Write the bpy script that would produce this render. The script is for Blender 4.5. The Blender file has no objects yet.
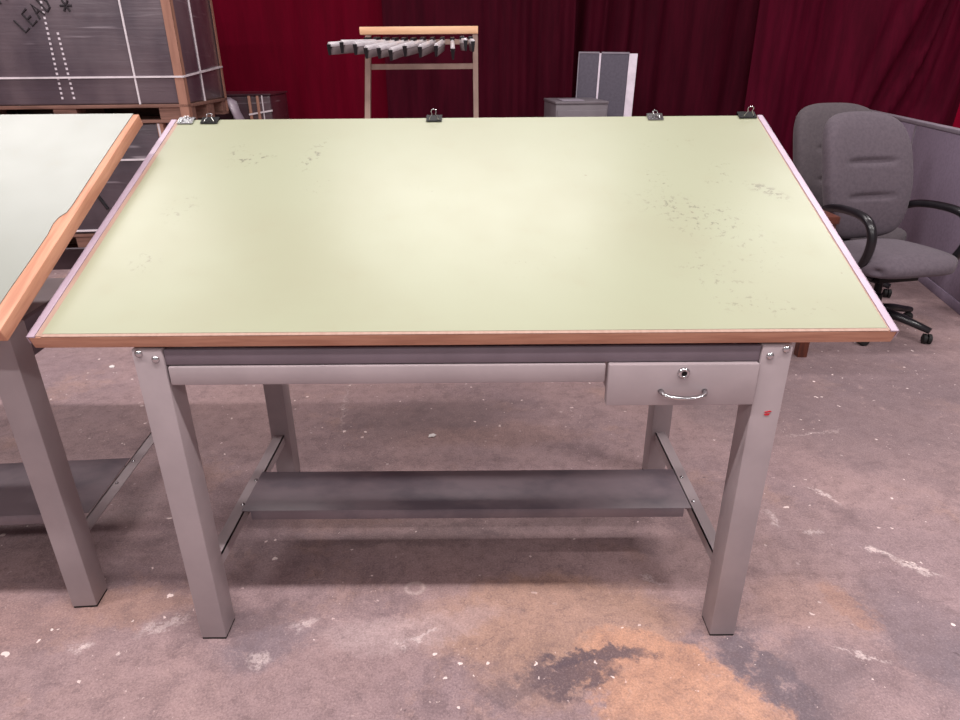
import bpy, bmesh, math, random
from mathutils import Vector, Matrix
random.seed(7)
sc = bpy.context.scene
COL = sc.collection
PI = math.pi

# ------------------------------------------------------------------ helpers
def lin(c):
    return tuple(((v/255)/12.92 if v/255 <= .04045 else ((v/255+.055)/1.055)**2.4) for v in c) + (1.0,)

class MB:
    """collects shapes and links them as one mesh object"""
    def __init__(s): s.bm = bmesh.new()
    def _add(s, vs, fs, m=None):
        bv = [s.bm.verts.new((m @ Vector(v)) if m is not None else v) for v in vs]
        for f in fs:
            try: s.bm.faces.new([bv[i] for i in f])
            except ValueError: pass
        return bv
    def box(s, x0, x1, y0, y1, z0, z1, m=None):
        v = [(x0,y0,z0),(x1,y0,z0),(x1,y1,z0),(x0,y1,z0),(x0,y0,z1),(x1,y0,z1),(x1,y1,z1),(x0,y1,z1)]
        f = [(3,2,1,0),(4,5,6,7),(0,1,5,4),(1,2,6,5),(2,3,7,6),(3,0,4,7)]
        s._add(v, f, m); return s
    def hexa(s, bottom, top):
        s._add(list(bottom)+list(top), [(3,2,1,0),(4,5,6,7),(0,1,5,4),(1,2,6,5),(2,3,7,6),(3,0,4,7)]); return s
    def prism(s, poly, a0, a1, axis='x', m=None):
        """poly in the plane normal to axis, extruded a0..a1"""
        def P(p, a):
            return {'x':(a,p[0],p[1]), 'y':(p[0],a,p[1]), 'z':(p[0],p[1],a)}[axis]
        n = len(poly)
        vs = [P(p,a0) for p in poly]+[P(p,a1) for p in poly]
        fs = [tuple(range(n))[::-1], tuple(range(n,2*n))]+[(i,(i+1)%n,n+(i+1)%n,n+i) for i in range(n)]
        s._add(vs, fs, m); return s
    def tube(s, pts, r, n=10, closed=False, flat=1.0):
        pts = [Vector(p) for p in pts]; N = len(pts); rings = []
        rr = r if isinstance(r,(list,tuple)) else [r]*N
        up = None
        for i,p in enumerate(pts):
            if closed: t = pts[(i+1)%N]-pts[i-1]
            else: t = pts[min(i+1,N-1)]-pts[max(i-1,0)]
            t.normalize()
            if up is None:
                up = Vector((0,0,1)) if abs(t.z) < .9 else Vector((1,0,0))
            up = (up - t*up.dot(t)).normalized()
            sd = t.cross(up)
            rings.append([s.bm.verts.new(p + (up*math.cos(2*PI*k/n)*flat + sd*math.sin(2*PI*k/n))*rr[i]) for k in range(n)])
        for i in range(N if closed else N-1):
            a,b = rings[i], rings[(i+1)%N]
            for k in range(n):
                s.bm.faces.new((a[k],a[(k+1)%n],b[(k+1)%n],b[k]))
        if not closed:
            s.bm.faces.new(rings[0][::-1]); s.bm.faces.new(rings[-1])
        return s
    def lathe(s, prof, n=24, m=None):
        rings = []
        for (r,z) in prof:
            rings.append([s.bm.verts.new((m @ Vector((r*math.cos(2*PI*k/n), r*math.sin(2*PI*k/n), z))) if m is not None
                          else (r*math.cos(2*PI*k/n), r*math.sin(2*PI*k/n), z)) for k in range(n)])
        for a,b in zip(rings, rings[1:]):
            for k in range(n): s.bm.faces.new((a[k],a[(k+1)%n],b[(k+1)%n],b[k]))
        s.bm.faces.new(rings[0][::-1]); s.bm.faces.new(rings[-1])
        return s
    def build(s, name, mat, parent=None, bevel=0.0, seg=2, smooth=False, subsurf=0, loc=None):
        bm = s.bm
        bmesh.ops.recalc_face_normals(bm, faces=bm.faces[:])
        if bevel:
            ed = [e for e in bm.edges if len(e.link_faces)==2 and e.calc_face_angle(0) > .5]
            bmesh.ops.bevel(bm, geom=ed, offset=bevel, segments=seg, affect='EDGES', profile=.5, clamp_overlap=True)
        me = bpy.data.meshes.new(name); bm.to_mesh(me); bm.free()
        o = bpy.data.objects.new(name, me); COL.objects.link(o)
        me.materials.append(mat)
        if smooth or bevel:
            for p in me.polygons: p.use_smooth = True
            if not smooth:
                me.set_sharp_from_angle(angle=math.radians(35))
        if subsurf:
            md = o.modifiers.new('s','SUBSURF'); md.levels = md.render_levels = subsurf
        if parent: o.parent = parent
        if loc: o.location = loc
        return o

def tag(o, label, cat, group=None):
    o['label'] = label; o['category'] = cat
    if group: o['group'] = group
    return o
def thing(name, label, cat, loc=(0,0,0), rot=(0,0,0), group=None):
    o = bpy.data.objects.new(name, None); COL.objects.link(o)
    o.location = loc; o.rotation_euler = rot; o.empty_display_size = .05
    return tag(o, label, cat, group)
def copy_tree(o, parent=None):
    c = o.copy(); COL.objects.link(c)
    if parent: c.parent = parent
    for ch in list(o.children): copy_tree(ch, c)
    return c

# ------------------------------------------------------------------ materials
def mat_new(name):
    m = bpy.data.materials.new(name); m.use_nodes = True
    nt = m.node_tree; b = nt.nodes['Principled BSDF']
    return m, nt, b
class NG:
    """small node builder"""
    def __init__(s, nt): s.nt = nt; s.tc = nt.nodes.new('ShaderNodeTexCoord')
    def L(s, a, b): s.nt.links.new(a, b)
    def put(s, sock, v):
        if hasattr(v,'is_output') or isinstance(v, bpy.types.NodeSocket): s.L(v, sock)
        else: sock.default_value = v
    def map(s, vec=None, sc=(1,1,1), rot=(0,0,0), loc=(0,0,0)):
        n = s.nt.nodes.new('ShaderNodeMapping')
        s.L(vec or s.tc.outputs['Object'], n.inputs['Vector'])
        n.inputs['Scale'].default_value = sc; n.inputs['Rotation'].default_value = rot; n.inputs['Location'].default_value = loc
        return n.outputs['Vector']
    def noise(s, vec=None, scale=5, detail=4, rough=.5, dist=0, col=False):
        n = s.nt.nodes.new('ShaderNodeTexNoise')
        s.L(vec or s.tc.outputs['Object'], n.inputs['Vector'])
        n.inputs['Scale'].default_value = scale; n.inputs['Detail'].default_value = detail
        n.inputs['Roughness'].default_value = rough; n.inputs['Distortion'].default_value = dist
        return n.outputs['Color' if col else 'Fac']
    def voro(s, vec=None, scale=5, feat='F1'):
        n = s.nt.nodes.new('ShaderNodeTexVoronoi'); n.feature = feat
        s.L(vec or s.tc.outputs['Object'], n.inputs['Vector']); n.inputs['Scale'].default_value = scale
        return n
    def ramp(s, f, a, b, lo=0., hi=1., smooth=True):
        n = s.nt.nodes.new('ShaderNodeMapRange'); n.interpolation_type = 'SMOOTHSTEP' if smooth else 'LINEAR'
        s.L(f, n.inputs['Value'])
        n.inputs['From Min'].default_value = a; n.inputs['From Max'].default_value = b
        n.inputs['To Min'].default_value = lo; n.inputs['To Max'].default_value = hi
        return n.outputs['Result']
    def math(s, op, a, b=0.):
        n = s.nt.nodes.new('ShaderNodeMath'); n.operation = op
        s.put(n.inputs[0], a); s.put(n.inputs[1], b); return n.outputs[0]
    def mix(s, f, a, b):
        n = s.nt.nodes.new('ShaderNodeMix'); n.data_type = 'RGBA'
        s.put(n.inputs['Factor'], f); s.put(n.inputs[6], a); s.put(n.inputs[7], b); return n.outputs[2]
    def vadd(s, a, b, k):
        n = s.nt.nodes.new('ShaderNodeVectorMath'); n.operation = 'MULTIPLY_ADD'
        s.L(b, n.inputs[0]); n.inputs[1].default_value = (k,k,k); s.L(a, n.inputs[2]); return n.outputs[0]
    def vsub(s, a, c):
        n = s.nt.nodes.new('ShaderNodeVectorMath'); n.operation = 'SUBTRACT'
        s.L(a, n.inputs[0]); n.inputs[1].default_value = c; return n.outputs[0]
    def blob(s, vec, cx, cy, rx, ry, rot=0, soft=.5):
        """1 inside an ellipse, 0 outside, soft rim"""
        v = s.vsub(vec, (cx,cy,0))
        n = s.nt.nodes.new('ShaderNodeVectorRotate'); n.rotation_type = 'Z_AXIS'
        s.L(v, n.inputs['Vector']); n.inputs['Angle'].default_value = -rot
        m = s.nt.nodes.new('ShaderNodeVectorMath'); m.operation = 'MULTIPLY'
        s.L(n.outputs[0], m.inputs[0]); m.inputs[1].default_value = (1/rx,1/ry,0)
        l = s.nt.nodes.new('ShaderNodeVectorMath'); l.operation = 'LENGTH'; s.L(m.outputs[0], l.inputs[0])
        return s.ramp(l.outputs['Value'], 1+soft, max(0,1-soft))
    def bump(s, h, strength, dist, bsdf):
        n = s.nt.nodes.new('ShaderNodeBump'); s.L(h, n.inputs['Height'])
        n.inputs['Strength'].default_value = strength; n.inputs['Distance'].default_value = dist
        s.L(n.outputs['Normal'], bsdf.inputs['Normal'])

def simple(name, c, rough=.5, metal=0., c2=None, scale=6, det=5, stretch=(1,1,1), bump=0., coat=0., sheen=0., lo=.35, hi=.7, spec=.5):
    m, nt, b = mat_new(name); g = NG(nt)
    v = g.map(sc=stretch)
    f = g.noise(v, scale, det, .6)
    c2 = c2 or tuple(x*.88 for x in c)
    g.L(g.mix(g.ramp(f, lo, hi), lin(c), lin(c2)), b.inputs['Base Color'])
    b.inputs['Roughness'].default_value = rough; b.inputs['Metallic'].default_value = metal
    b.inputs['Specular IOR Level'].default_value = spec
    if coat: b.inputs['Coat Weight'].default_value = coat; b.inputs['Coat Roughness'].default_value = .15
    if sheen: b.inputs['Sheen Weight'].default_value = sheen; b.inputs['Sheen Roughness'].default_value = .4
    if bump: g.bump(g.noise(v, scale*8, 3), bump, .002, b)
    return m

M = {}
M['steel_paint'] = simple('grey_paint', (163,149,152), .42, c2=(153,140,143), scale=5, bump=.05)
M['steel_dark'] = simple('blue_grey_paint', (112,99,108), .42, c2=(102,90,98), scale=5, bump=.05)  # darker, bluer grey than the legs, used on the aprons
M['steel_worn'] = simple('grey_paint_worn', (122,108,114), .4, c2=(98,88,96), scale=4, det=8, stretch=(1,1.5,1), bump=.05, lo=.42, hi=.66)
M['alu'] = simple('aluminium_edge', (186,166,182), .4, .1, c2=(172,152,167), scale=9)
M['chrome'] = simple('chrome', (205,205,208), .18, 1.0)
M['black_metal'] = simple('black_metal', (13,12,13), .45, spec=.2)
M['black_plastic'] = simple('black_plastic', (22,20,24), .28, c2=(34,31,36))
M['rubber'] = simple('black_rubber', (18,16,17), .7)
M['red'] = simple('red_paint', (190,30,45), .5)
M['wood_edge'] = simple('maple_edge', (200,148,122), .5, c2=(176,124,100), scale=10, stretch=(.6,6,8), bump=.05)
M['wood_edge2'] = simple('oak_edge', (206,150,122), .5, c2=(176,118,92), scale=8, stretch=(6,.5,6), bump=.05)
M['wood_bare'] = simple('bare_wood', (172,142,128), .5, c2=(160,128,114), scale=10, stretch=(8,.6,8))
M['wood_rail'] = simple('pale_wood', (238,192,152), .5, c2=(226,176,136), scale=8, stretch=(.6,6,6))
M['pallet_wood'] = simple('pallet_wood', (138,100,88), .75, c2=(108,76,66), scale=7, stretch=(.6,6,6), bump=.2)
M['cardboard'] = simple('cardboard', (168,122,104), .7, c2=(150,106,90), scale=6, stretch=(4,4,.5))
M['strap'] = simple('white_strap', (236,226,232), .4)
M['dark_wood'] = simple('red_brown_wood', (96,48,34), .4, c2=(66,32,24), scale=6, stretch=(6,6,.6))
M['chair_fabric'] = simple('grey_chair_fabric', (97,87,95), .9, c2=(88,79,87), scale=60, bump=.2, sheen=.15, spec=.2)
M['chair_fabric_b'] = simple('grey_brown_chair_fabric', (88,80,84), .9, c2=(80,72,77), scale=60, bump=.2, sheen=.15, spec=.2)
M['panel_fabric'] = simple('blue_grey_panel_fabric', (142,126,146), .9, c2=(132,117,136), scale=50, bump=.15)
M['panel_fabric_d'] = simple('grey_panel_fabric', (92,86,98), .9, c2=(84,78,90), scale=50, bump=.15)
M['panel_trim'] = simple('light_trim', (150,140,152), .45)
M['white_trim'] = simple('white_trim', (236,222,236), .45)
M['cabinet'] = simple('cabinet_grey', (112,104,110), .45, c2=(104,96,102))
M['rack_steel'] = simple('rack_tan_steel', (176,150,138), .45)
M['clamp_alu'] = simple('clamp_aluminium', (232,226,230), .3, .25, c2=(200,192,198), scale=26, stretch=(3,.6,3))
M['clamp_jaw'] = simple('clamp_jaw_grey', (128,116,118), .5)  # darker grey that puts shade on the clamps' lower half
M['marker'] = simple('black_marker', (36,26,34), .6)
M['paper'] = simple('white_paper', (235,228,226), .8)
M['perf'] = simple('white_dashes', (226,216,224), .5)

def film(name, c, c2):
    m, nt, b = mat_new(name); g = NG(nt)
    v = g.map(sc=(1.0,1.0,4.5))
    st = g.noise(v, 2.0, 4, .5, .8)
    v2 = g.map(sc=(.6,.6,16))
    st2 = g.noise(v2, 3, 3, .5, .3)
    big = g.noise(g.map(sc=(1.5,1.5,1.0)), 2.0, 3)
    base = g.mix(g.ramp(big,.35,.68), lin(c), lin(c2))
    # milky stretch creases in the wrap
    crease = g.math('MULTIPLY', g.ramp(st2,.60,.70), g.ramp(g.noise(g.map(sc=(1,1,3)),2.5,2),.5,.62))
    base = g.mix(g.math('MULTIPLY', crease, .35), base, lin((190,178,186)))
    g.L(base, b.inputs['Base Color'])
    b.inputs['Roughness'].default_value = .34
    b.inputs['Coat Weight'].default_value = .6; b.inputs['Coat Roughness'].default_value = .12
    g.bump(g.math('ADD', st, g.math('MULTIPLY', st2, .5)), .35, .012, b)
    return m
M['film'] = film('wrapped_cartons', (104,90,97), (78,66,76))
M['film_dark'] = film('wrapped_cartons_dark', (88,76,84), (66,56,64))
M['film_brown'] = film('wrapped_cartons_brown', (82,52,60), (58,36,46))
M['film_loose'] = film('loose_clear_film', (190,174,188), (140,124,138))

def velvet(name, c, c2, sheen=.25):
    m, nt, b = mat_new(name); g = NG(nt)
    f = g.noise(g.map(sc=(3,3,.35)), 4, 5, .6)
    g.L(g.mix(g.ramp(f,.3,.7), lin(c), lin(c2)), b.inputs['Base Color'])
    b.inputs['Roughness'].default_value = .75; b.inputs['Specular IOR Level'].default_value = .06
    b.inputs['Sheen Weight'].default_value = sheen; b.inputs['Sheen Roughness'].default_value = .35
    b.inputs['Sheen Tint'].default_value = lin((200,90,110))
    return m
M['velvet_crimson'] = velvet('crimson_velvet', (99,0,27), (88,0,23), .0)
M['velvet_maroon'] = velvet('maroon_velvet', (66,8,26), (52,5,20), .02)
M['velvet_wine'] = velvet('wine_velvet', (84,9,34), (66,6,26), .04)
M['velvet_bright'] = velvet('bright_crimson_velvet', (170,10,52), (150,6,44), .06)

def board_surface(name, base, base2, marks=(), spec=.65, rough=.36):
    m, nt, b = mat_new(name); g = NG(nt)
    o = g.tc.outputs['Object']
    big = g.noise(o, 2.2, 4, .55)
    col = g.mix(g.ramp(big,.35,.7), lin(base), lin(base2))
    # faint grubby film
    gr = g.noise(o, 9, 7, .65)
    col = g.mix(g.math('MULTIPLY', g.ramp(gr,.56,.76), .16), col, lin((150,140,112)))
    warp = g.vadd(o, g.vsub(g.noise(o, 14, 3, .6, col=True), (.5,.5,.5)), .05)
    fine = g.noise(g.map(sc=(1,1,1)), 55, 4, .7)
    for (cx,cy,rx,ry,rot,th,st) in marks:
        k = g.math('MULTIPLY', g.blob(warp,cx,cy,rx,ry,rot,.7), g.ramp(fine, th, th+.08))
        col = g.mix(g.math('MULTIPLY', k, st), col, lin((70,62,54)))
    sp = g.voro(g.vadd(o, g.noise(o, 3, 2, col=True), .3), 9)
    dots = g.math('MULTIPLY', g.ramp(sp.outputs['Distance'], .05,.03), g.ramp(g.noise(o,4,2),.55,.62))
    col = g.mix(g.math('MULTIPLY', dots, .55), col, lin((110,96,80)))
    g.L(col, b.inputs['Base Color'])
    g.L(g.ramp(gr,.3,.8,rough-.01,rough+.03), b.inputs['Roughness'])
    b.inputs['Specular IOR Level'].default_value = spec
    g.bump(g.noise(o, 3.5, 2), .02, .01, b)
    return m
K = .957
marks = [(-.66,.735,.022,.05,0,.55,.55),(-.605,.715,.05,.022,.2,.55,.6),(-.435,.737,.022,.07,-.25,.54,.6),(-.40,.56,.03,.05,0,.60,.4),
         (.587,.168,.05,.10,.5,.57,.35),(.69,.08,.10,.025,0,.57,.3),(.56,.45,.10,.05,-.5,.54,.42),(.63,.40,.09,.07,.3,.57,.4),
         (.80,.535,.05,.02,-.7,.50,.5),(.527,.59,.03,.05,.5,.57,.4),(.70,.62,.03,.06,-.4,.58,.4),(.58,.78,.08,.02,.2,.57,.3),
         (-.15,.60,.02,.12,.7,.60,.3),(-.74,.47,.04,.05,0,.56,.3),(.2,.25,.10,.04,.3,.62,.25),(-.75,.25,.03,.03,0,.56,.35),(.70,.28,.05,.08,0,.58,.3)]
marks = [(a*K,b*K)+tuple(r) for a,b,*r in marks]
M['lino_green'] = board_surface('pale_green_linoleum', (154,157,132), (151,152,127), marks)
M['lino_mint'] = board_surface('pale_mint_linoleum', (142,145,138), (138,141,133), [(-.5,.4,.08,.1,0,.6,.2)])

def floor_material():
    m, nt, b = mat_new('worn_concrete'); g = NG(nt)
    o = g.tc.outputs['Object']
    warpn = g.vsub(g.noise(o, 5, 6, .65, col=True), (.5,.5,.5))
    w = g.vadd(o, warpn, .20)
    wf = g.vadd(o, g.vsub(g.noise(o, 22, 6, .7, col=True), (.5,.5,.5)), .10)
    ws = g.vadd(w, g.vsub(g.noise(o, 40, 5, .7, col=True), (.5,.5,.5)), .085)
    n1 = g.noise(w, 1.1, 6, .6); n2 = g.noise(w, 3.4, 8, .68); n3 = g.noise(o, 16, 8, .72); n4 = g.noise(o, 70, 5, .7)
    col = g.mix(g.ramp(n1,.35,.68), lin((172,144,143)), lin((154,131,135)))
    col = g.mix(g.math('MULTIPLY', g.ramp(n2,.50,.66), .6), col, lin((124,104,108)))
    col = g.mix(g.math('MULTIPLY', g.ramp(g.noise(wf,2.3,8,.7),.54,.66), .55), col, lin((184,150,140)))
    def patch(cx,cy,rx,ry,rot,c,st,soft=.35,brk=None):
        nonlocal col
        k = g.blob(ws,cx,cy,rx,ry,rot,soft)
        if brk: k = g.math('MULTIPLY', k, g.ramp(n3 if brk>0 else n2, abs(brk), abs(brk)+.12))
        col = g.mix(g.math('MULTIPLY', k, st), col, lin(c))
    # bare orange concrete, scraped grey bands, pale worn areas and broad darker patches
    patch(.22,.06,.34,.15,.05,(184,146,126),.75,.25)
    patch(.47,-.12,.20,.13,-.3,(204,154,128),.9,.12)
    patch(.52,-.25,.22,.13,0,(204,156,132),.9,.12)
    patch(.20,-.10,.14,.10,.3,(170,136,120),.65,.4)
    patch(.31,-.065,.14,.022,.05,(84,74,84),.85,.35,.36)
    patch(.25,-.115,.10,.055,.2,(92,78,86),.85,.3,.37)
    patch(.10,-.16,.09,.03,.6,(104,92,98),.5,.5,.42)
    patch(.72,-.10,.055,.18,.45,(100,90,100),.9,.35,.36)
    patch(.80,-.13,.13,.10,.2,(124,110,116),.45,.4)
    patch(.66,.01,.10,.04,.2,(126,112,118),.6,.5,.42)
    patch(1.03,.10,.045,.09,.35,(174,132,116),.75,.2)
    patch(.92,.10,.16,.10,.1,(176,142,132),.6,.5)
    patch(1.16,.02,.10,.20,-.2,(122,108,116),.7,.4)
    patch(1.3,.26,.22,.2,0,(158,134,138),.6,.5)
    patch(1.25,-.10,.14,.08,0,(124,110,118),.6,.5)
    patch(-.20,.02,.16,.05,.1,(192,168,168),.7,.5)
    patch(-.05,.06,.14,.04,.3,(188,160,158),.6,.5)
    patch(-.55,.06,.10,.07,0,(122,106,112),.6,.5)
    patch(-.52,-.02,.12,.06,.3,(128,114,122),.7,.5)
    patch(-.90,.13,.18,.06,0,(178,140,124),.6,.5)
    patch(-1.25,.05,.30,.10,.1,(160,126,118),.5,.5)
    patch(-.35,.55,.22,.10,.2,(166,130,118),.5,.5)
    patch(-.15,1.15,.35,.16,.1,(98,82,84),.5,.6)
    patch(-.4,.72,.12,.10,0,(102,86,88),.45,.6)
    patch(.10,1.0,.35,.07,.05,(160,128,120),.45,.5)
    patch(1.2,1.3,.30,.35,.2,(108,92,96),.5,.6)
    patch(1.0,1.15,.10,.2,.1,(150,130,132),.4,.6)
    patch(1.05,.75,.2,.12,.3,(156,130,132),.5,.6)
    patch(1.6,.9,.35,.25,0,(124,106,110),.5,.6)
    patch(1.75,1.5,.8,.5,0,(112,96,100),.6,.6)
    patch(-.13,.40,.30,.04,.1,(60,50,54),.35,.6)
    # ring stain and scraped white streaks
    ring = g.math('SUBTRACT', g.blob(o,-.152,.176,.030,.026,0,.12), g.blob(o,-.152,.176,.019,.016,0,.3))
    col = g.mix(g.math('MULTIPLY', ring, .45), col, lin((226,204,198)))
    for (cx,cy,rx,ry,rot,st) in ((1.215,.315,.045,.009,-.65,.9),(1.29,.245,.06,.012,-.62,.9),(1.19,.6,.05,.006,-1.0,.8),(1.07,.40,.03,.012,0,.7),
                                 (.97,.47,.012,.04,.2,.5),(-.43,.05,.03,.015,.4,.5),(-.52,-.06,.03,.02,0,.6),(-.80,.05,.06,.018,.5,.5),(.97,-.06,.05,.006,-.4,.7),
                                 (-.12,.01,.05,.008,.5,.7),(-.17,-.02,.03,.006,-.8,.6),(-.98,-.02,.02,.02,0,.7),(.52,.2,.03,.006,-.4,.6),
                                 (1.35,1.0,.12,.008,.2,.3),(.98,1.32,.08,.008,.5,.3),(-.55,1.25,.008,.2,.1,.25)):
        k = g.math('MULTIPLY', g.blob(wf,cx,cy,rx,ry,rot,.5), g.ramp(n4,.40,.52))
        col = g.mix(g.math('MULTIPLY', k, st), col, lin((236,216,214)))
    dk = g.math('LESS_THAN', g.voro(wf, 40).outputs['Distance'], g.ramp(n2,.5,.8,0,.25,False))
    col = g.mix(g.math('MULTIPLY', dk, .35), col, lin((86,72,76)))
    grit = g.noise(w, 28, 9, .78)
    col = g.mix(g.ramp(grit,.50,.72,0,.55), col, lin((100,80,82)))
    col = g.mix(g.ramp(grit,.44,.30,0,.45), col, lin((206,176,170)))
    col = g.mix(g.ramp(n3,.40,.72,0,.42), col, lin((112,92,94)))
    col = g.mix(g.ramp(n4,.5,.8,0,.30), col, lin((96,80,82)))
    n5 = g.noise(o, 190, 4, .75); n6 = g.noise(ws, 55, 8, .8)
    col = g.mix(g.ramp(n5,.42,.68,0,.34), col, lin((84,66,68)))
    col = g.mix(g.ramp(n5,.46,.30,0,.22), col, lin((224,198,192)))
    col = g.mix(g.ramp(n6,.50,.70,0,.40), col, lin((88,72,76)))
    col = g.mix(g.ramp(n6,.42,.28,0,.45), col, lin((222,192,186)))
    # scattered paint flecks and grit
    for (scl, jit, th, mx, mlo, mhi, c_, st_) in ((26,.03,.50,.22,.38,.52,(240,220,216),.9),(60,.02,.56,.22,.40,.60,(226,202,198),.6),(34,.03,.66,.20,.45,.6,(70,56,60),.6)):
        sp = g.voro(g.vadd(o, g.vsub(g.noise(o, scl*1.6, 3, col=True),(.5,.5,.5)), jit), scl)
        fl = g.math('LESS_THAN', sp.outputs['Distance'], g.ramp(sp.outputs['Color'], th, 1.0, 0, mx, False))
        fl = g.math('MULTIPLY', fl, g.ramp(g.noise(o,1.7+scl*.02,4),mlo,mhi))
        col = g.mix(g.math('MULTIPLY', fl, st_), col, lin(c_))
    g.L(col, b.inputs['Base Color'])
    g.L(g.ramp(n2,.3,.7,.5,.75), b.inputs['Roughness'])
    b.inputs['Specular IOR Level'].default_value = .35
    g.bump(g.math('ADD', n3, g.math('MULTIPLY', n4, .4)), .25, .006, b)
    return m
M['floor'] = floor_material()

# ------------------------------------------------------------------ floor
def struct(o): o['kind'] = 'structure'; return o
M['wall'] = simple('hall_wall', (150,140,140), .8)
M['ceiling'] = simple('hall_ceiling', (170,164,164), .8)
struct(MB().box(-7,8,-6,7,-.1,0).build('floor', M['floor']))
struct(MB().box(-7,8,-6,7,5.2,5.3).build('ceiling', M['ceiling']))
struct(MB().box(-7,8,7,7.1,-.1,5.3).build('wall_back', M['wall']))
struct(MB().box(-7.1,-7,-6,7.1,-.1,5.3).build('wall_left', M['wall']))
struct(MB().box(8,8.1,-6,7.1,-.1,5.3).build('wall_right', M['wall']))

# ------------------------------------------------------------------ drafting tables
def drafting_table(label, loc, board_w, board_d, tilt, front_y, front_z, surf, edge, alu, group, chipped=False, sy0=.274, sy1=.468):
    t = thing('drafting_table', label, 'table', loc, group=group)
    S = M['steel_paint']
    XL, XR, LW, LD, YR, ZT = -.680, .678, .0635, .068, .695, .806
    def leg(x0, inner_sign, y0):
        # folded sheet-steel leg: closed front and side faces
        mb = MB().box(x0, x0+LW, y0, y0+LD, .006, ZT)
        o = mb.build('leg', S, t, bevel=.003)
        MB().box(x0+.002, x0+LW-.002, y0+.002, y0+LD-.002, 0, .008).build('glide', M['rubber'], o)
        return o
    l1 = leg(XL,1,0); l2 = leg(XR-LW,-1,0); l3 = leg(XL,1,YR); l4 = leg(XR-LW,-1,YR)
    # aprons
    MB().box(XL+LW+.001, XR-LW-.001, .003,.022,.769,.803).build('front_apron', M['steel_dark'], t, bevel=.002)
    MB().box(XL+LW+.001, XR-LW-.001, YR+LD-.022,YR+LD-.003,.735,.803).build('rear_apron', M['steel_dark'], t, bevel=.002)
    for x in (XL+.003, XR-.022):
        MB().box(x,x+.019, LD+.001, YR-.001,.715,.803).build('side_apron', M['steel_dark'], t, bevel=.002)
    # bolts on the front corners
    for (bx,bz) in ((-.6655,.797),(-.633,.784),(.633,.782),(.664,.797)):
        mm = Matrix.Translation((bx,.0005,bz)) @ Matrix.Rotation(PI/2,4,'X')
        MB().lathe([(.0085,-.001),(.0085,.001),(.0065,.004),(.003,.0055)],14,mm).build('bolt', M['chrome'], t, smooth=True)
    # wide shallow drawer
    rd = MB().box(XL+LW+.004, .297, -.001, .02, .7235, .7665).build('reference_drawer', S, t, bevel=.004)
    MB().box(XL+LW+.02, .285, .021, .62, .735, .762).build('tray', S, rd)
    # tool drawer with lock and pull
    td = MB().box(.3015, .6125, -.008, .016, .672, .7675).build('tool_drawer', S, t, bevel=.003)
    MB().box(.312, .602, .017, .56, .680, .76).build('drawer_box', S, td)
    mm = Matrix.Translation((.457,-.008,.749)) @ Matrix.Rotation(PI/2,4,'X')
    lk = MB().lathe([(.0125,-.001),(.0125,.003),(.010,.006),(.006,.006),(.0055,.004)],20,mm).build('lock', M['chrome'], td, smooth=True)
    mm2 = Matrix.Translation((.457,-.0125,.749)) @ Matrix.Rotation(PI/2,4,'X')
    MB().lathe([(.0055,-.001),(.0055,.001)],14,mm2).build('keyhole', M['black_metal'], lk)
    hp = []
    for k in range(13):
        a = PI*k/12
        hp.append((.4595-.046*math.cos(a), -.008-.026*math.sin(a)**.6 if 0<k<12 else -.007, .707-.004*math.sin(a)))
    MB().tube(hp, [.0065]+[.0052]*11+[.0065], 10, flat=.8).build('handle', M['chrome'], td, smooth=True)
    # side stretchers: angle bar, flange outward
    for sgn, xi in ((-1,-.634),(1,.628)):
        mb = MB()
        xo = xi+sgn*.034
        mb.box(min(xi,xo),max(xi,xo), LD*.6, YR+.02, .1855,.189)
        mb.box(min(xi,xi+sgn*.0035),max(xi,xi+sgn*.0035), LD*.6, YR+.02, .158,.189)
        st = mb.build('stretcher', S, t)
        for yy in (.31,.43):
            MB().lathe([(.0055,.188),(.0055,.1905),(.003,.193)],12,Matrix.Translation((xi+sgn*.014,yy,0))).build('rivet', M['chrome'], st, smooth=True)
    # footrest shelf: folded sheet with lips
    mb = MB()
    mb.box(-.640,.6265,sy0,sy1,.1905,.1935); mb.box(-.615,.606,sy0,sy0+.003,.163,.1905); mb.box(-.615,.606,sy1-.003,sy1,.163,.1905)
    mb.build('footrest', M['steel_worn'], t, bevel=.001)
    # board
    c, s_ = math.cos(tilt), math.sin(tilt)
    th = .034
    bx0 = -board_w/2; dx = loc_shift; th *= .957
    bd = MB().box(bx0, -bx0, 0, board_d, -th, -.0022).build('drawing_board', edge, t, bevel=.002)
    bd.location = (dx, front_y, front_z); bd.rotation_euler = (tilt,0,0)
    al = .014 if alu else 0.0
    if not chipped:
        MB().box(bx0+.026, -bx0-.018, .0085, board_d, -.0022,0).build('drawing_surface', surf, bd)
        MB().box(bx0+.026, -bx0-.018, .0005, .008, -.0022,-.0004).build('bare_edge', M['wood_bare'], bd)
        MB().box(bx0+al+.0005, bx0+.0255, .002, board_d, -.0022,-.0004).build('bare_edge', M['wood_bare'], bd)
        MB().box(-bx0-.0175, -bx0-al-.0005, .002, board_d, -.0022,-.0004).build('bare_edge', M['wood_bare'], bd)
    else:
        # covering worn back in ragged bites along the right edge
        prof = [(-bx0-.034,0.002),(-bx0-.033,.12),(-bx0-.031,.20),(-bx0-.030,.29),(-bx0-.034,.33),(-bx0-.031,.352),(-bx0-.020,.372),(-bx0-.018,.40),
                (-bx0-.018,.55),(-bx0-.017,.70),(-bx0-.015,board_d)]
        MB().prism(prof+[(bx0+.02,board_d),(bx0+.02,.002)], -.0022, 0, 'z').build('drawing_surface', surf, bd)
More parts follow.
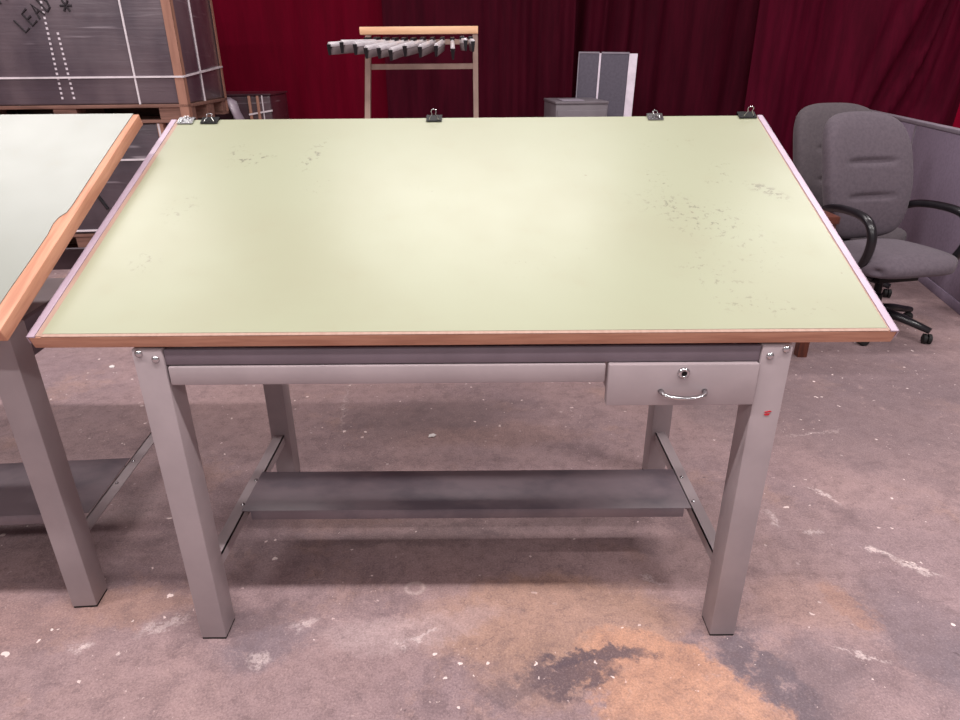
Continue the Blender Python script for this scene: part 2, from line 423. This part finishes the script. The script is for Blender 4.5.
    if alu:
        for sg in (-1,1):
            mb = MB(); xe = sg*(-bx0)
            a,b_ = sorted((xe+sg*.0015, xe-sg*al)); mb.box(a,b_, -.001,board_d+.001,-.0022,.0012)
            a,b_ = sorted((xe, xe+sg*.0018)); mb.box(a,b_, -.001,board_d+.001,-th*.55,.0012)
            mb.build('edge_strip', M['alu'], bd)
    # tilt ironwork under the board
    for x in (-.3,.3):
        mb = MB()
        yb = .70; zb = front_z + (yb-front_y)*math.tan(tilt) - th/c - .012
        mb.box(x-.015,x+.015,.12,.74,.790,.8055)
        mb.tube([(x,yb,.808),(x,yb-.01,zb)], .011, 10)
        mb.box(x-.02,x+.02,yb-.05,yb+.03,zb-.012,zb-.004)
        mb.build('tilt_support', M['black_metal'], t)
    return t

K = .957
loc_shift = 0.0
TILT = .3927
BY, BZ = -1.2314+(.0441+1.2314)*K, 1.3318+(.8181-1.3318)*K
main = drafting_table('grey steel drafting table with tilted pale green board edged in white metal strips', (0,0,0), 1.8288*K, .9553*K, TILT, BY, BZ,
               M['lino_green'], M['wood_edge'], True, 'drafting tables')
# red mark on the right front leg
MB().prism([(.643,.651),(.655,.654),(.659,.652),(.647,.649)], -.0012, .001,'y').prism([(.643,.646),(.656,.648),(.654,.643),(.646,.642)], -.0012,.001,'y').build('red_mark', M['red'], main)

loc_shift = .0
LX, LY = -1.685, .112
loc_shift = (-.905 - .762) - LX
left = drafting_table('drafting table at the left edge with mint board and bare worn wooden edges', (LX,LY,0), 1.524, .81, .4433, -.005-LY, .871,
               M['lino_mint'], M['wood_edge2'], False, 'drafting tables', chipped=True, sy0=.165, sy1=.445)
aa = math.radians(4.0); px_, py_ = .678, 0
left.rotation_euler = (0,0,aa)
left.location = (LX+px_-px_*math.cos(aa), LY-px_*math.sin(aa), 0)
for ch in left.children:
    if ch.name.startswith('drawing_board'):      # the board sits square to its neighbour
        ch.rotation_euler = (Matrix.Rotation(-aa,3,'Z') @ Matrix.Rotation(.4433,3,'X')).to_euler()

# ------------------------------------------------------------------ binder clips on the board's far edge
def binder_clip(label, x, s, up, w=.046, body_mat='black_metal', fold=0.0, rz=0.0):
    x *= K; s *= K
    hl = .78
    pos = Vector((x, BY+s*math.cos(TILT), BZ+s*math.sin(TILT)))
    t = thing('binder_clip', label, 'clip', pos, (TILT,0,rz), 'binder clips on the far edge of the green board')
    # body: thin folded steel triangle gripping the edge
    top = [(-.020,.0026),(-.018,.0045),(.012,.006),(.014,.004),(-.018,.0014)]
    bot = [(-.020,-.0366),(-.018,-.0385),(.012,-.040),(.014,-.038),(-.018,-.0354)]
    spine = [(.0105,.006),(.014,.006),(.014,-.040),(.0105,-.040)]
    MB().prism(top,-w/2,w/2).prism(bot,-w/2,w/2).prism(spine,-w/2,w/2).build('body', M[body_mat], t)
    def handle(ang, z):
        pts = [(-w*.30,0,0),(-w*.22,.012,0),(-w*.11,.022,0),(-w*.16,.030,0),(-w*.13,.037,0),(0,.039,0),(w*.13,.037,0),(w*.16,.030,0),(w*.11,.022,0),(w*.22,.012,0),(w*.30,0,0)]
        ca, sa = math.cos(ang), math.sin(ang)
        out = [(p[0], -.018 + hl*p[1]*ca, z + hl*p[1]*sa) for p in pts]
        MB().tube(out, .0014, 8).build('wire_handle', M['chrome'], t, smooth=True)
    handle(up, .0055)
    handle(-.35-fold, -.0395)
    return t
binder_clip('black binder clip at the middle of the board edge, wire handle standing up', -.1, .949, 1.25)
binder_clip('large black binder clip at the right end of the board edge, handle tipped left', .866, .955, 1.5, w=.052)
binder_clip('black binder clip near the left corner, handle folded back flat', -.792, .947, .45, w=.05)
binder_clip('small silver binder clip nearest the left corner of the board', -.866, .947, .14, w=.046, body_mat='chrome')
binder_clip('small silver binder clip between the grey divider and the right corner clip', .581, .949, .35, w=.046, body_mat='chrome')

# ------------------------------------------------------------------ pallet loads
def pallet(parent, w, d, z0, h, block_px):
    p = MB()
    p.box(-w,0,0,d,z0+h-.022,z0+h)
    o = p.build('pallet_deck', M['pallet_wood'], parent, bevel=.002)
    for xb, wb in block_px:
        for yb in (.01, d/2-.06, d-.15):
            MB().box(xb, xb+wb, yb, yb+.14, z0+.02, z0+h-.023).build('block', M['pallet_wood'], o)
    MB().box(-w+.01,-.01,d/2+.09,d/2+.125,z0+.0195,z0+h-.0225).build('stringer', M['pallet_wood'], o)  # added across the pallet so its openings look dark
    for yb in (.005, d/2-.06, d-.145):
        MB().box(-w,0,yb,yb+.14,z0,z0+.019).build('bottom_board', M['pallet_wood'], o)
    return o
ROT = math.radians(5)
CX, CY = -1.958, 3.584
# upper load
up = thing('pallet_load', 'big shrink-wrapped carton stack with cardboard corner posts, stacked on top at upper left', 'pallet load', (CX,CY,.985), (0,0,ROT), 'wrapped pallet loads')
Z = .985
pallet(up, 1.6, 1.0, 0, .12, ((-.205,.20),(-.90,.15),(-1.59,.15)))
MB().box(-1.595,-.006,.006,.994,.121,1.05).build('wrapped_cartons', M['film'], up, bevel=.012, seg=3)
for (x,y,sx,sy) in ((0,0,-1,1),(0,1.0,-1,-1)):
    mb = MB()
    a,b_ = sorted((x,x+sx*.062)); c_,d_ = sorted((y,y+sy*.004)); mb.box(a,b_,c_,d_,.005,1.055)
    a,b_ = sorted((x,x+sx*.004)); c_,d_ = sorted((y,y+sy*.05)); mb.box(a,b_,c_,d_,.005,1.055)
    mb.build('corner_post', M['cardboard'], up)
def strap_h(parent, w, d, z, zr=None):
    zr = z if zr is None else zr
    mb = MB(); hw = .0058
    mb.box(-w,-.001,-.004,.006,z-hw,z+hw)
    mb.hexa([(-.006,-.004,z-hw),(.004,-.004,z-hw),(.004,d,zr-hw),(-.006,d,zr-hw)],[(-.006,-.004,z+hw),(.004,-.004,z+hw),(.004,d,zr+hw),(-.006,d,zr+hw)])
    return mb.build('strap', M['strap'], parent)
strap_h(up, 1.6, 1.0, 1.277-Z, 1.277-Z+.06)
MB().box(-.3245,-.3135,-.001,.009,.121,1.05).build('strap', M['strap'], up)
MB().box(-.009,.001,.40,.414,.121,1.05).build('strap', M['strap'], up)
# perforation rows and marker writing on the front of the upper load
def fp(u, v):
    """photo-measured spot on the load front, turned into the load's own x and z"""
    return (u, v)
mb = MB()
def dashes(x0,z0,x1,z1,n):
    for k in range(n):
        f = k/(n-1); x = x0+(x1-x0)*f; z = z0+(z1-z0)*f
        mb.box(x-.0065,x+.0065,.0035,.0075,z-.0072,z+.0072)
mb = MB(); dashes(-.800,.735,-.818,.166,20)
mb.build('perforation', M['perf'], up); mb = MB()
dashes(-.745,.555,-.742,.166,14)
mb.build('perforation', M['perf'], up)
mb = MB()
def stroke(pts, r=.0072):
    mb.tube([(p[0],.0055,p[1]) for p in pts], r, 6)
# slanting hand lettering
def letters(ox, oz, sc_, ang, glyphs):
    ca, sa = math.cos(ang), math.sin(ang); x = 0
    for gl in glyphs:
        for st in gl[1]:
            stroke([(ox+((x+p[0])*ca-p[1]*sa)*sc_, oz+((x+p[0])*sa+p[1]*ca)*sc_) for p in st])
        x += gl[0]
Lg = (.8,[[(0,1),(0.05,0),(.5,.05)]]); Eg = (.75,[[(.5,1),(0,.95),(0,0),(.5,.05)],[(0,.5),(.4,.5)]])
Ag = (.8,[[(0,0),(.25,1),(.5,0)],[(.1,.4),(.42,.4)]]); Dg = (.8,[[(0,0),(0,1),(.35,.85),(.5,.5),(.35,.1),(0,0)]])
Wg = (.95,[[(0,1),(.15,0),(.35,.7),(.55,0),(.7,1)]]); Hg = (.8,[[(0,0),(0,1)],[(.5,0),(.5,1)],[(0,.5),(.5,.5)]]); Yg = (.7,[[(0,1),(.25,.5),(.5,1)],[(.25,.5),(.25,0)]])
letters(-.945,.560,.088,.62,[Lg,Eg,Ag,Dg])
mb.build('marker_writing', M['marker'], up); mb = MB()
letters(-1.13,.68,.10,.5,[Wg,Hg,Yg])
mb.build('marker_writing', M['marker'], up); mb = MB()
for a in (0,PI/3,2*PI/3):
    stroke([(-.655-.036*math.cos(a),.715-.036*math.sin(a)),(-.655+.036*math.cos(a),.715+.036*math.sin(a))])
mb.build('marker_writing', M['marker'], up)

# lower load
lo = thing('pallet_load', 'dark shrink-wrapped carton stack on the floor, carrying the big upper load', 'pallet load', (CX-.20,CY,0), (0,0,ROT), 'wrapped pallet loads')
pallet(lo, 1.42, 1.0, 0, .226, ((-.14,.13),(-.78,.14),(-1.40,.13)))
MB().box(-1.415,-.006,.006,.994,.227,.983).build('wrapped_cartons', M['film_dark'], lo, bevel=.012, seg=3)
mb = MB().box(-.045,0,0,.004,.2,.984).box(-.004,0,0,.045,.2,.984); mb.build('corner_post', M['cardboard'], lo)
strap_h(lo, 1.42, 1.0, .742); strap_h(lo, 1.42, 1.0, .25)
MB().hexa([(-.030,-.004,.50),(-.016,-.004,.50),(-.016,.004,.50),(-.030,.004,.50)],[(-.040,-.004,.98),(-.026,-.004,.98),(-.026,.004,.98),(-.040,.004,.98)]).build('strap', M['strap'], lo)
mb = MB(); mb.tube([(-.62,.004,.70),(-.60,.002,.64),(-.55,.003,.50),(-.50,.002,.40)], .012, 8); mb.build('loose_strap_end', M['black_plastic'], lo)

# low load further back
fb = thing('pallet_load', 'small wrapped load with brown wooden slats standing behind the big stacked loads', 'pallet load', (-1.735,4.76,0), (0,0,ROT*.6), 'wrapped pallet loads')
pallet(fb, 1.0, .66, 0, .13, ((-.14,.13),(-.57,.14),(-.99,.13)))
MB().box(-.99,-.006,.006,.65,.131,1.112).build('wrapped_cartons', M['film_brown'], fb, bevel=.015, seg=3)
MB().box(-1.0,0,0,.66,1.112,1.126).build('top_sheet', M['film_brown'], fb)
for x in (-.195,-.125):
    MB().box(x,x+.022,-.012,.006,.14,1.11).build('slat', M['cardboard'], fb, bevel=.002)
MB().box(-.081,-.072,-.003,.007,.131,1.112).build('strap', M['strap'], fb)
MB().hexa([(-.20,-.016,.955),(0,-.005,.985),(0,.003,.985),(-.20,-.012,.955)],[(-.20,-.016,.969),(0,-.005,.999),(0,.003,.999),(-.20,-.012,.969)]).build('strap', M['strap'], fb)
mb = MB(); mb.tube([(-.36,.0,1.09),(-.325,-.03,1.06),(-.30,-.035,.98),(-.27,-.03,.90),(-.26,-.01,.80)], [.03,.05,.045,.05,.03], 12, flat=.5)
mb.build('loose_film', M['film_loose'], fb, smooth=True)

# ------------------------------------------------------------------ plan rack with hanging clamps
RY = 3.6
rk = thing('plan_rack', 'tan steel rack with pale wooden top rail standing in front of the red curtain', 'rack', (-.357,RY,0))
def rbox(*a): return MB().box(a[0]+.357,a[1]+.357,a[2]-RY,a[3]-RY,a[4],a[5])
rbox(-.746,.032,RY-.03,RY+.03,1.521,1.567).build('top_rail', M['wood_rail'], rk, bevel=.003)
MB().hexa([(-.835+.357,-.02,.06),(-.798+.357,-.02,.06),(-.798+.357,.02,.06),(-.835+.357,.02,.06)],
          [(-.712+.357,-.02,1.520),(-.675+.357,-.02,1.520),(-.675+.357,.02,1.520),(-.712+.357,.02,1.520)]).build('post', M['rack_steel'], rk)
MB().hexa([(-.002+.357,-.02,.06),(.032+.357,-.02,.06),(.032+.357,.02,.06),(-.002+.357,.02,.06)],
          [(-.004+.357,-.02,1.520),(.030+.357,-.02,1.520),(.030+.357,.02,1.520),(-.004+.357,.02,1.520)]).build('post', M['rack_steel'], rk)
rbox(-.70,.01,RY-.012,RY+.012,1.310,1.344).build('crossbar', M['rack_steel'], rk)
rbox(-.70,.01,RY-.018,RY+.018,1.46,1.49).build('pivot_bar', M['rack_steel'], rk)
rbox(-.80,.05,RY-.012,RY+.012,.25,.285).build('crossbar', M['rack_steel'], rk)
for x in (-.816,.015):
    ft = rbox(x-.025,x+.025,RY-.32,RY+.32,.05,.09).build('foot', M['rack_steel'], rk, bevel=.003)
    for y in (-.28,.28):
        mm = Matrix.Translation((x+.357-.012,y,.025)) @ Matrix.Rotation(PI/2,4,'Y')
        MB().lathe([(.018,0),(.025,.003),(.025,.021),(.018,.024)],16,mm).build('caster', M['rubber'], ft)
ordn = ['first','second','third','fourth','fifth','sixth','seventh','eighth','ninth','tenth','eleventh','twelfth']
tips = [(-.875,1.432),(-.797,1.443),(-.716,1.432),(-.652,1.411),(-.573,1.410),(-.502,1.398),(-.414,1.420),(-.322,1.414),(-.224,1.419),(-.122,1.402),(-.046,1.452),(.0,1.446)]
for i,(tx,tz) in enumerate(tips):
    rx = -.665 + i*.0585; ry = RY-.024
    ly = RY-.42 if i<10 else RY-.30
    a = Vector((rx, ry, 1.462)); b_ = Vector((tx, ly, tz+.004))
    d_ = b_-a; L = d_.length
    c = thing('print_clamp', 'aluminium print clamp with black end cap on the rack, %s from the left' % ordn[i], 'clamp', a, group='print clamps hanging on the rack')
    c.rotation_euler = (-d_).to_track_quat('Y','Z').to_euler()
    # channel-shaped bar along -Y, shading painted on: bright top, dark lower half
    rail = [(-.013,.020),(-.006,.032),(.006,.032),(.013,.020),(.013,.004),(-.013,.004)]
    shaded_half = [(-.012,.003),(.012,.003),(.006,-.040),(-.006,-.040)]
    MB().prism(rail, -L+.004, -.004, 'y').build('bar', M['clamp_alu'], c, bevel=.002)
    MB().prism(shaded_half, -L+.02, -.01, 'y').build('jaw', M['clamp_jaw'], c, bevel=.002)
    MB().prism([(-.0135,.019),(.0135,.019),(.0065,-.041),(-.0065,-.041)], -L-.004, -L+.0035, 'y').build('end_cap', M['black_plastic'], c)
    MB().box(-.014,.014,-.075,-.02,.027,.046).build('lever', M['black_plastic'], c, bevel=.003)  # lever enlarged in black to paint in dark gaps between bars

# ------------------------------------------------------------------ divider and cabinet behind the board
dv = thing('divider_panel', 'short grey office divider with white end post leaning up behind the cabinet', 'divider', (.848,4.86,.012), (0,math.radians(1.2),math.radians(-12)))
DZ = 1.405
MB().box(.009,.172,0,.05,.06,DZ).build('fabric_panel', M['panel_fabric_d'], dv, bevel=.004)
MB().box(.190,.418,0,.05,.06,DZ).build('fabric_panel', M['panel_fabric_d'], dv, bevel=.004)
MB().box(.173,.189,-.004,.054,.03,DZ+.004).build('joint_post', M['white_trim'], dv)
MB().box(.419,.487,-.006,.06,.03,DZ+.004).build('end_post', M['white_trim'], dv, bevel=.003)
MB().box(0,.008,-.003,.053,.03,DZ+.003).build('edge_trim', M['panel_trim'], dv)
MB().box(0,.172,-.003,.053,DZ+.001,DZ+.014).build('top_trim', M['panel_trim'], dv)
MB().box(.190,.418,-.003,.053,DZ+.001,DZ+.014).build('top_trim', M['panel_trim'], dv)
MB().box(0,.487,-.02,.07,0,.03).build('base', M['panel_trim'], dv)

cb = thing('file_cabinet', 'grey metal filing cabinet standing in front of the divider', 'cabinet', (.815,4.12,0), (0,0,math.radians(3)))
MB().box(-.195,.205,.0,.62,.03,1.054).build('body', M['cabinet'], cb, bevel=.004)
MB().box(-.20,.21,-.005,.63,1.055,1.075).build('top', M['cabinet'], cb, bevel=.004)
MB().box(-.14,.03,.04,.30,1.0755,1.083).build('top_plate', M['panel_trim'], cb, bevel=.002)
MB().box(-.18,.19,.02,.60,0,.029).build('plinth', M['black_metal'], cb)
for z0 in (.05,.375,.70):
    dr = MB().box(-.185,.195,-.018,-.0005,z0,z0+.315).build('drawer', M['cabinet'], cb, bevel=.004)
    MB().tube([(-.05,-.018,z0+.2),(-.05,-.04,z0+.2),(.06,-.04,z0+.2),(.06,-.018,z0+.2)],.006,8).build('handle', M['chrome'], dr)

# ------------------------------------------------------------------ wooden side table
wt = thing('side_table', 'red-brown wooden side table mostly hidden behind the green board, beside the chairs', 'table', (1.645,1.72,0))
MB().box(-.75,.012,-.012,.50,.665,.70).build('table_top', M['dark_wood'], wt, bevel=.004)
for (x,y) in ((-.05,0),(-.70,0),(-.05,.43),(-.70,.43)):
    MB().hexa([(x+.01,y+.01,0),(x+.055,y+.01,0),(x+.055,y+.055,0),(x+.01,y+.055,0)],[(x,y,.664),(x+.055,y,.664),(x+.055,y+.055,.664),(x,y+.055,.664)]).build('leg', M['dark_wood'], wt)
MB().box(-.64,-.055,.01,.03,.58,.664).build('apron', M['dark_wood'], wt)
MB().box(-.64,-.055,.44,.46,.58,.664).build('apron', M['dark_wood'], wt)

# ------------------------------------------------------------------ office chairs
def superbox(mb, w, d, h, k=.42, nu=36, nv=36, warp=None, p=6, q=.5):
    """pillow: two gridded faces that meet on a rounded outline"""
    def P(u, v, sg):
        x = w/2*u*math.sqrt(max(0,1-k*v*v*abs(v)*u*u)); y = d/2*v*math.sqrt(max(0,1-k*u*u*abs(u)*v*v))
        z = sg*h/2*(max(0,1-abs(u)**p)*max(0,1-abs(v)**p))**q
        return warp((x,y,z)) if warp else (x,y,z)
    # denser towards the rim so that it rolls over smoothly
    def G(n): return [math.sin(PI/2*(-1+2*i/n)*.999) * .55 + (-1+2*i/n)*.45 for i in range(n+1)]
    U, V = G(nu), G(nv); U[0]=V[0]=-1; U[-1]=V[-1]=1
    g = {}
    for sg in (1,-1):
        for i,u in enumerate(U):
            for j,v in enumerate(V):
                rim = i in (0,nu) or j in (0,nv)
                if sg < 0 and rim: g[(sg,i,j)] = g[(1,i,j)]
                else: g[(sg,i,j)] = mb.bm.verts.new(P(u,v,sg))
        for i in range(nu):
            for j in range(nv):
                try: mb.bm.faces.new((g[(sg,i,j)],g[(sg,i+1,j)],g[(sg,i+1,j+1)],g[(sg,i,j+1)]))
                except ValueError: pass
    return mb
def office_chair(label, loc, rz, bw, zt, fabric, seat_z=.355, recline=.30, arm_w=.262, arms=True, sw=.53):
    t = thing('office_chair', label, 'chair', loc, (0,0,rz), 'office chairs beside the partition')
    def wseat(p):
        x,y,z = p
        return (x*(1-.10*max(0,y/.26)), y-.02, z + seat_z + .012*(1-(x/.28)**2) - (.025*max(0,(-y-.12)/.15)**2))
    superbox(MB(), sw,.50,.115, .50, 40, 40, wseat, p=4).build('seat', fabric, t, smooth=True)
    zb = seat_z + .05; H = zt - zb
    def wback(p):
        # local: x width, y -> height, z -> thickness
        x,y,z = p
        f = (y+H/2)/H
        wd = (.86+.14*min(1,f*2.2)) * (1 - .10*max(0,(f-.72)/.28)**2)
        fwd = 0
        if z >= 0:      # front: head, middle and lumbar pads divided by creases
            for fc in (.36,.63): fwd -= .020*math.exp(-((f-fc)/.020)**2)*max(0,1-(abs(x)/(bw*.30))**4)
            fwd += .012*math.sin(PI*min(1,max(0,f)))
        curve = .05*(abs(x)/(bw/2))**2
        yy = .235 + recline*(f*H) - z*1.0 - fwd - curve - .05*math.sin(PI*f)*.6
        return (x*wd, yy, zb + f*H)
    superbox(MB(), bw, H, .13, .27, 40, 90, wback).build('backrest', fabric, t, smooth=True)
    # shell spine joining seat and back
    MB().tube([(0,.05,seat_z-.075),(0,.24,seat_z-.07),(0,.315,seat_z+.02),(0,.345,seat_z+.16)],[.035,.035,.03,.025],10).build('back_support', M['black_plastic'], t, smooth=True)
    for sg in ((-1,1) if arms else ()):
        a = arm_w*sg
        pts = [(a*.86,.29,seat_z+.17),(a*.97,.20,seat_z+.235),(a,.08,seat_z+.255),(a*1.03,-.06,seat_z+.255),(a*1.04,-.14,seat_z+.235),(a*1.04,-.185,seat_z+.17),(a*1.03,-.18,seat_z+.08),(a*.99,-.13,seat_z-.01),(a*.82,-.08,seat_z-.068),(a*.45,-.06,seat_z-.078)]
        # smooth the path
        P = [Vector(p) for p in pts]
        for _ in range(2):
            Q=[P[0]]
            for u,v in zip(P,P[1:]): Q += [u*.75+v*.25, u*.25+v*.75]
            P = Q+[P[-1]]
        MB().tube(P, .024, 10, flat=.85).build('armrest', M['black_plastic'], t, smooth=True)
    MB().box(-.12,.12,-.12,.10,seat_z-.10,seat_z-.06).build('seat_plate', M['black_metal'], t, bevel=.008)
    MB().lathe([(.03,.08),(.03,.20),(.02,.20),(.02,seat_z-.10)],16).build('column', M['black_metal'], t)
    for k in range(5):
        a = 2*PI*k/5 + .35 - rz
        ca, sa = math.cos(a), math.sin(a)
        bl = MB().tube([(.02*ca,.02*sa,.115),(.15*ca,.15*sa,.10),(.29*ca,.29*sa,.07)],[.032,.027,.02],10,flat=.8).build('base_leg', M['black_plastic'], t, smooth=True)
        mm = Matrix.Translation((.285*ca,.285*sa,.026)) @ Matrix.Rotation(a+.6,4,'Z') @ Matrix.Rotation(PI/2,4,'Y') @ Matrix.Translation((0,0,-.022))
        MB().lathe([(.018,0),(.026,.004),(.026,.018),(.015,.019),(.015,.025),(.026,.026),(.026,.040),(.018,.044)],16,mm).build('caster', M['rubber'], bl)
    return t
office_chair('grey high-back office chair in front, with black loop arms and seat in view', (2.165,2.12,0), .20, .52, 1.09, M['chair_fabric'], seat_z=.395, sw=.60, arm_w=.268)
office_chair('wide grey office chair standing behind the front office chair, only its backrest showing', (2.38,2.86,0), .16, .62, 1.095, M['chair_fabric_b'], arms=False)

# ------------------------------------------------------------------ low partition at the right
p0 = Vector((2.797,2.2)); p1 = Vector((3.52,5.15)); dd = p1-p0
pt = thing('office_partition', 'low blue-grey fabric office partition behind the chairs at the right edge', 'partition', (p0.x,p0.y,0), (0,0,math.atan2(dd.y,dd.x)))
Lp = dd.length
for k in range(2):
    a = k*Lp/2+.012; b_ = (k+1)*Lp/2-.012
    MB().box(a,b_,-.025,.025,.06,.925).build('fabric_panel', M['panel_fabric'], pt, bevel=.004)
MB().box(0,Lp,-.03,.03,.926,.95).build('top_trim', M['panel_trim'], pt, bevel=.004)
MB().box(0,Lp,-.03,.03,.0,.059).build('kick_plate', M['panel_fabric'], pt, bevel=.003)
for x in (0,Lp/2,Lp):
    MB().box(x-.0115,x+.0115,-.028,.028,.06,.925).build('post', M['panel_trim'], pt)

# ------------------------------------------------------------------ curtains
def curtain(label, x0, x1, y, mat, seed, amp=.06, diag=0.0, zt=3.6, pitch=.26):
    rnd = random.Random(seed)
    mb = MB(); nx = int((x1-x0)/.016); nz = 30
    ph = [rnd.uniform(0,6.28) for _ in range(8)]; k0 = 2*PI/pitch
    grid = []
    for j in range(nz+1):
        z = .015+(zt-.015)*j/nz; row=[]
        for i in range(nx+1):
            x = x0+(x1-x0)*i/nx
            sx = x + diag*(1.6-z)*math.exp(-((x-x1+.75)/.5)**2) + .03*math.sin(z*1.3+ph[5])
            u = sx + .06*math.sin(2.1*sx+ph[0]) + .05*math.sin(5.3*sx+ph[1])
            a = amp*(.55+.45*math.sin(1.7*sx+ph[2]))
            s1 = math.sin(k0*u+ph[3]); s2 = math.sin(k0*2.3*u+ph[4]); s3 = math.sin(k0*.42*u+ph[6])
            yy = a*(s1-.35*s1*s1) + a*.35*s2 + amp*.7*s3
            row.append(mb.bm.verts.new((x, y+yy, z)))
        grid.append(row)
    for j in range(nz):
        for i in range(nx):
            mb.bm.faces.new((grid[j][i],grid[j][i+1],grid[j+1][i+1],grid[j+1][i]))
    o = mb.build('curtain', mat, smooth=True)
    md = o.modifiers.new('t','SOLIDIFY'); md.thickness = .006
    return tag(o, label, 'curtain', 'stage curtains across the back')
curtain('crimson velvet curtain panel at the left, behind the wrapped pallets', -4.4, -.78, 5.65, M['velvet_crimson'], 3, .022, pitch=.42)
curtain('dark maroon curtain panel behind the plan rack', -.84, .92, 5.50, M['velvet_maroon'], 5, .05)
curtain('dark maroon curtain panel right of and behind the grey divider', .80, 2.72, 5.66, M['velvet_maroon'], 8, .075, pitch=.33)
curtain('wine red curtain panel with slanting folds behind the office chairs', 2.60, 4.62, 5.50, M['velvet_wine'], 11, .085, diag=.40, pitch=.34)
curtain('bright crimson curtain strip at the far right edge', 4.45, 6.3, 5.85, M['velvet_bright'], 14, .03, pitch=.5)

# ------------------------------------------------------------------ scraps of paper on the floor
def scrap(label, x, y, s, rz):
    mb = MB(); poly = [(-s,-.5*s),(.2*s,-.7*s),(s,-.1*s),(.5*s,.7*s),(-.6*s,.5*s)]
    mb.prism(poly, .0005,.004,'z')
    o = mb.build('paper_scrap', M['paper']); o.location=(x,y,0); o.rotation_euler=(0,0,rz)
    return tag(o, label, 'scrap', 'paper scraps on the floor')
scrap('white paper scrap on the floor seen under the middle of the main table', -.158,.999,.017,.3)
scrap('white scrap on the floor seen just below the left end of the shallow drawer', -1.206+.28,1.406,.018,1.0)
scrap('small white scrap on the floor left of the main table, between the two tables', -1.768,1.674,.018,2.0)

# ------------------------------------------------------------------ light: rows of ceiling strip lamps
w = bpy.data.worlds.new('hall'); sc.world = w; w.use_nodes = True
w.node_tree.nodes['Background'].inputs['Color'].default_value = (1.0,.93,.95,1)
w.node_tree.nodes['Background'].inputs['Strength'].default_value = .42  # added fill light entering through the open camera side
def strip(x, y, z, lx, ly, power, color=(1,.95,.94)):
    l = bpy.data.lights.new('ceiling_strip','AREA'); l.shape='RECTANGLE'; l.size=lx; l.size_y=ly; l.energy=power; l.color=color
    o = bpy.data.objects.new('ceiling_strip', l); COL.objects.link(o); o.location=(x,y,z)
    return o
for x in (-3.6,0,3.6):
    strip(x,-1.0,4.6,2.4,.10,134)
    strip(x,2.7,4.6,2.4,.22,80)
    strip(x,-4.2,4.6,2.4,.22,85)

# ------------------------------------------------------------------ camera
C = Vector((.0387,-1.2314,1.3318)); yaw, pitch, roll, f = -.0024,.4231,-.0081,654.46
cy,sy,cp,sp = math.cos(yaw),math.sin(yaw),math.cos(pitch),math.sin(pitch)
F = Vector((sy*cp,cy*cp,-sp)); R = Vector((cy,-sy,0)); U = R.cross(F)
cr,sr = math.cos(roll),math.sin(roll); R,U = R*cr+U*sr, U*cr-R*sr
cam = bpy.data.cameras.new('camera'); co = bpy.data.objects.new('camera', cam); COL.objects.link(co)
co.matrix_world = Matrix(((R.x,U.x,-F.x,C.x),(R.y,U.y,-F.y,C.y),(R.z,U.z,-F.z,C.z),(0,0,0,1)))
cam.sensor_width = 36; cam.lens = f*36/960; cam.clip_start=.05
sc.camera = co
sc.view_settings.view_transform = 'Standard'; sc.view_settings.look = 'None'; sc.view_settings.gamma = 1
sc.view_settings.use_curve_mapping = False
sc.view_settings.exposure = 0.0
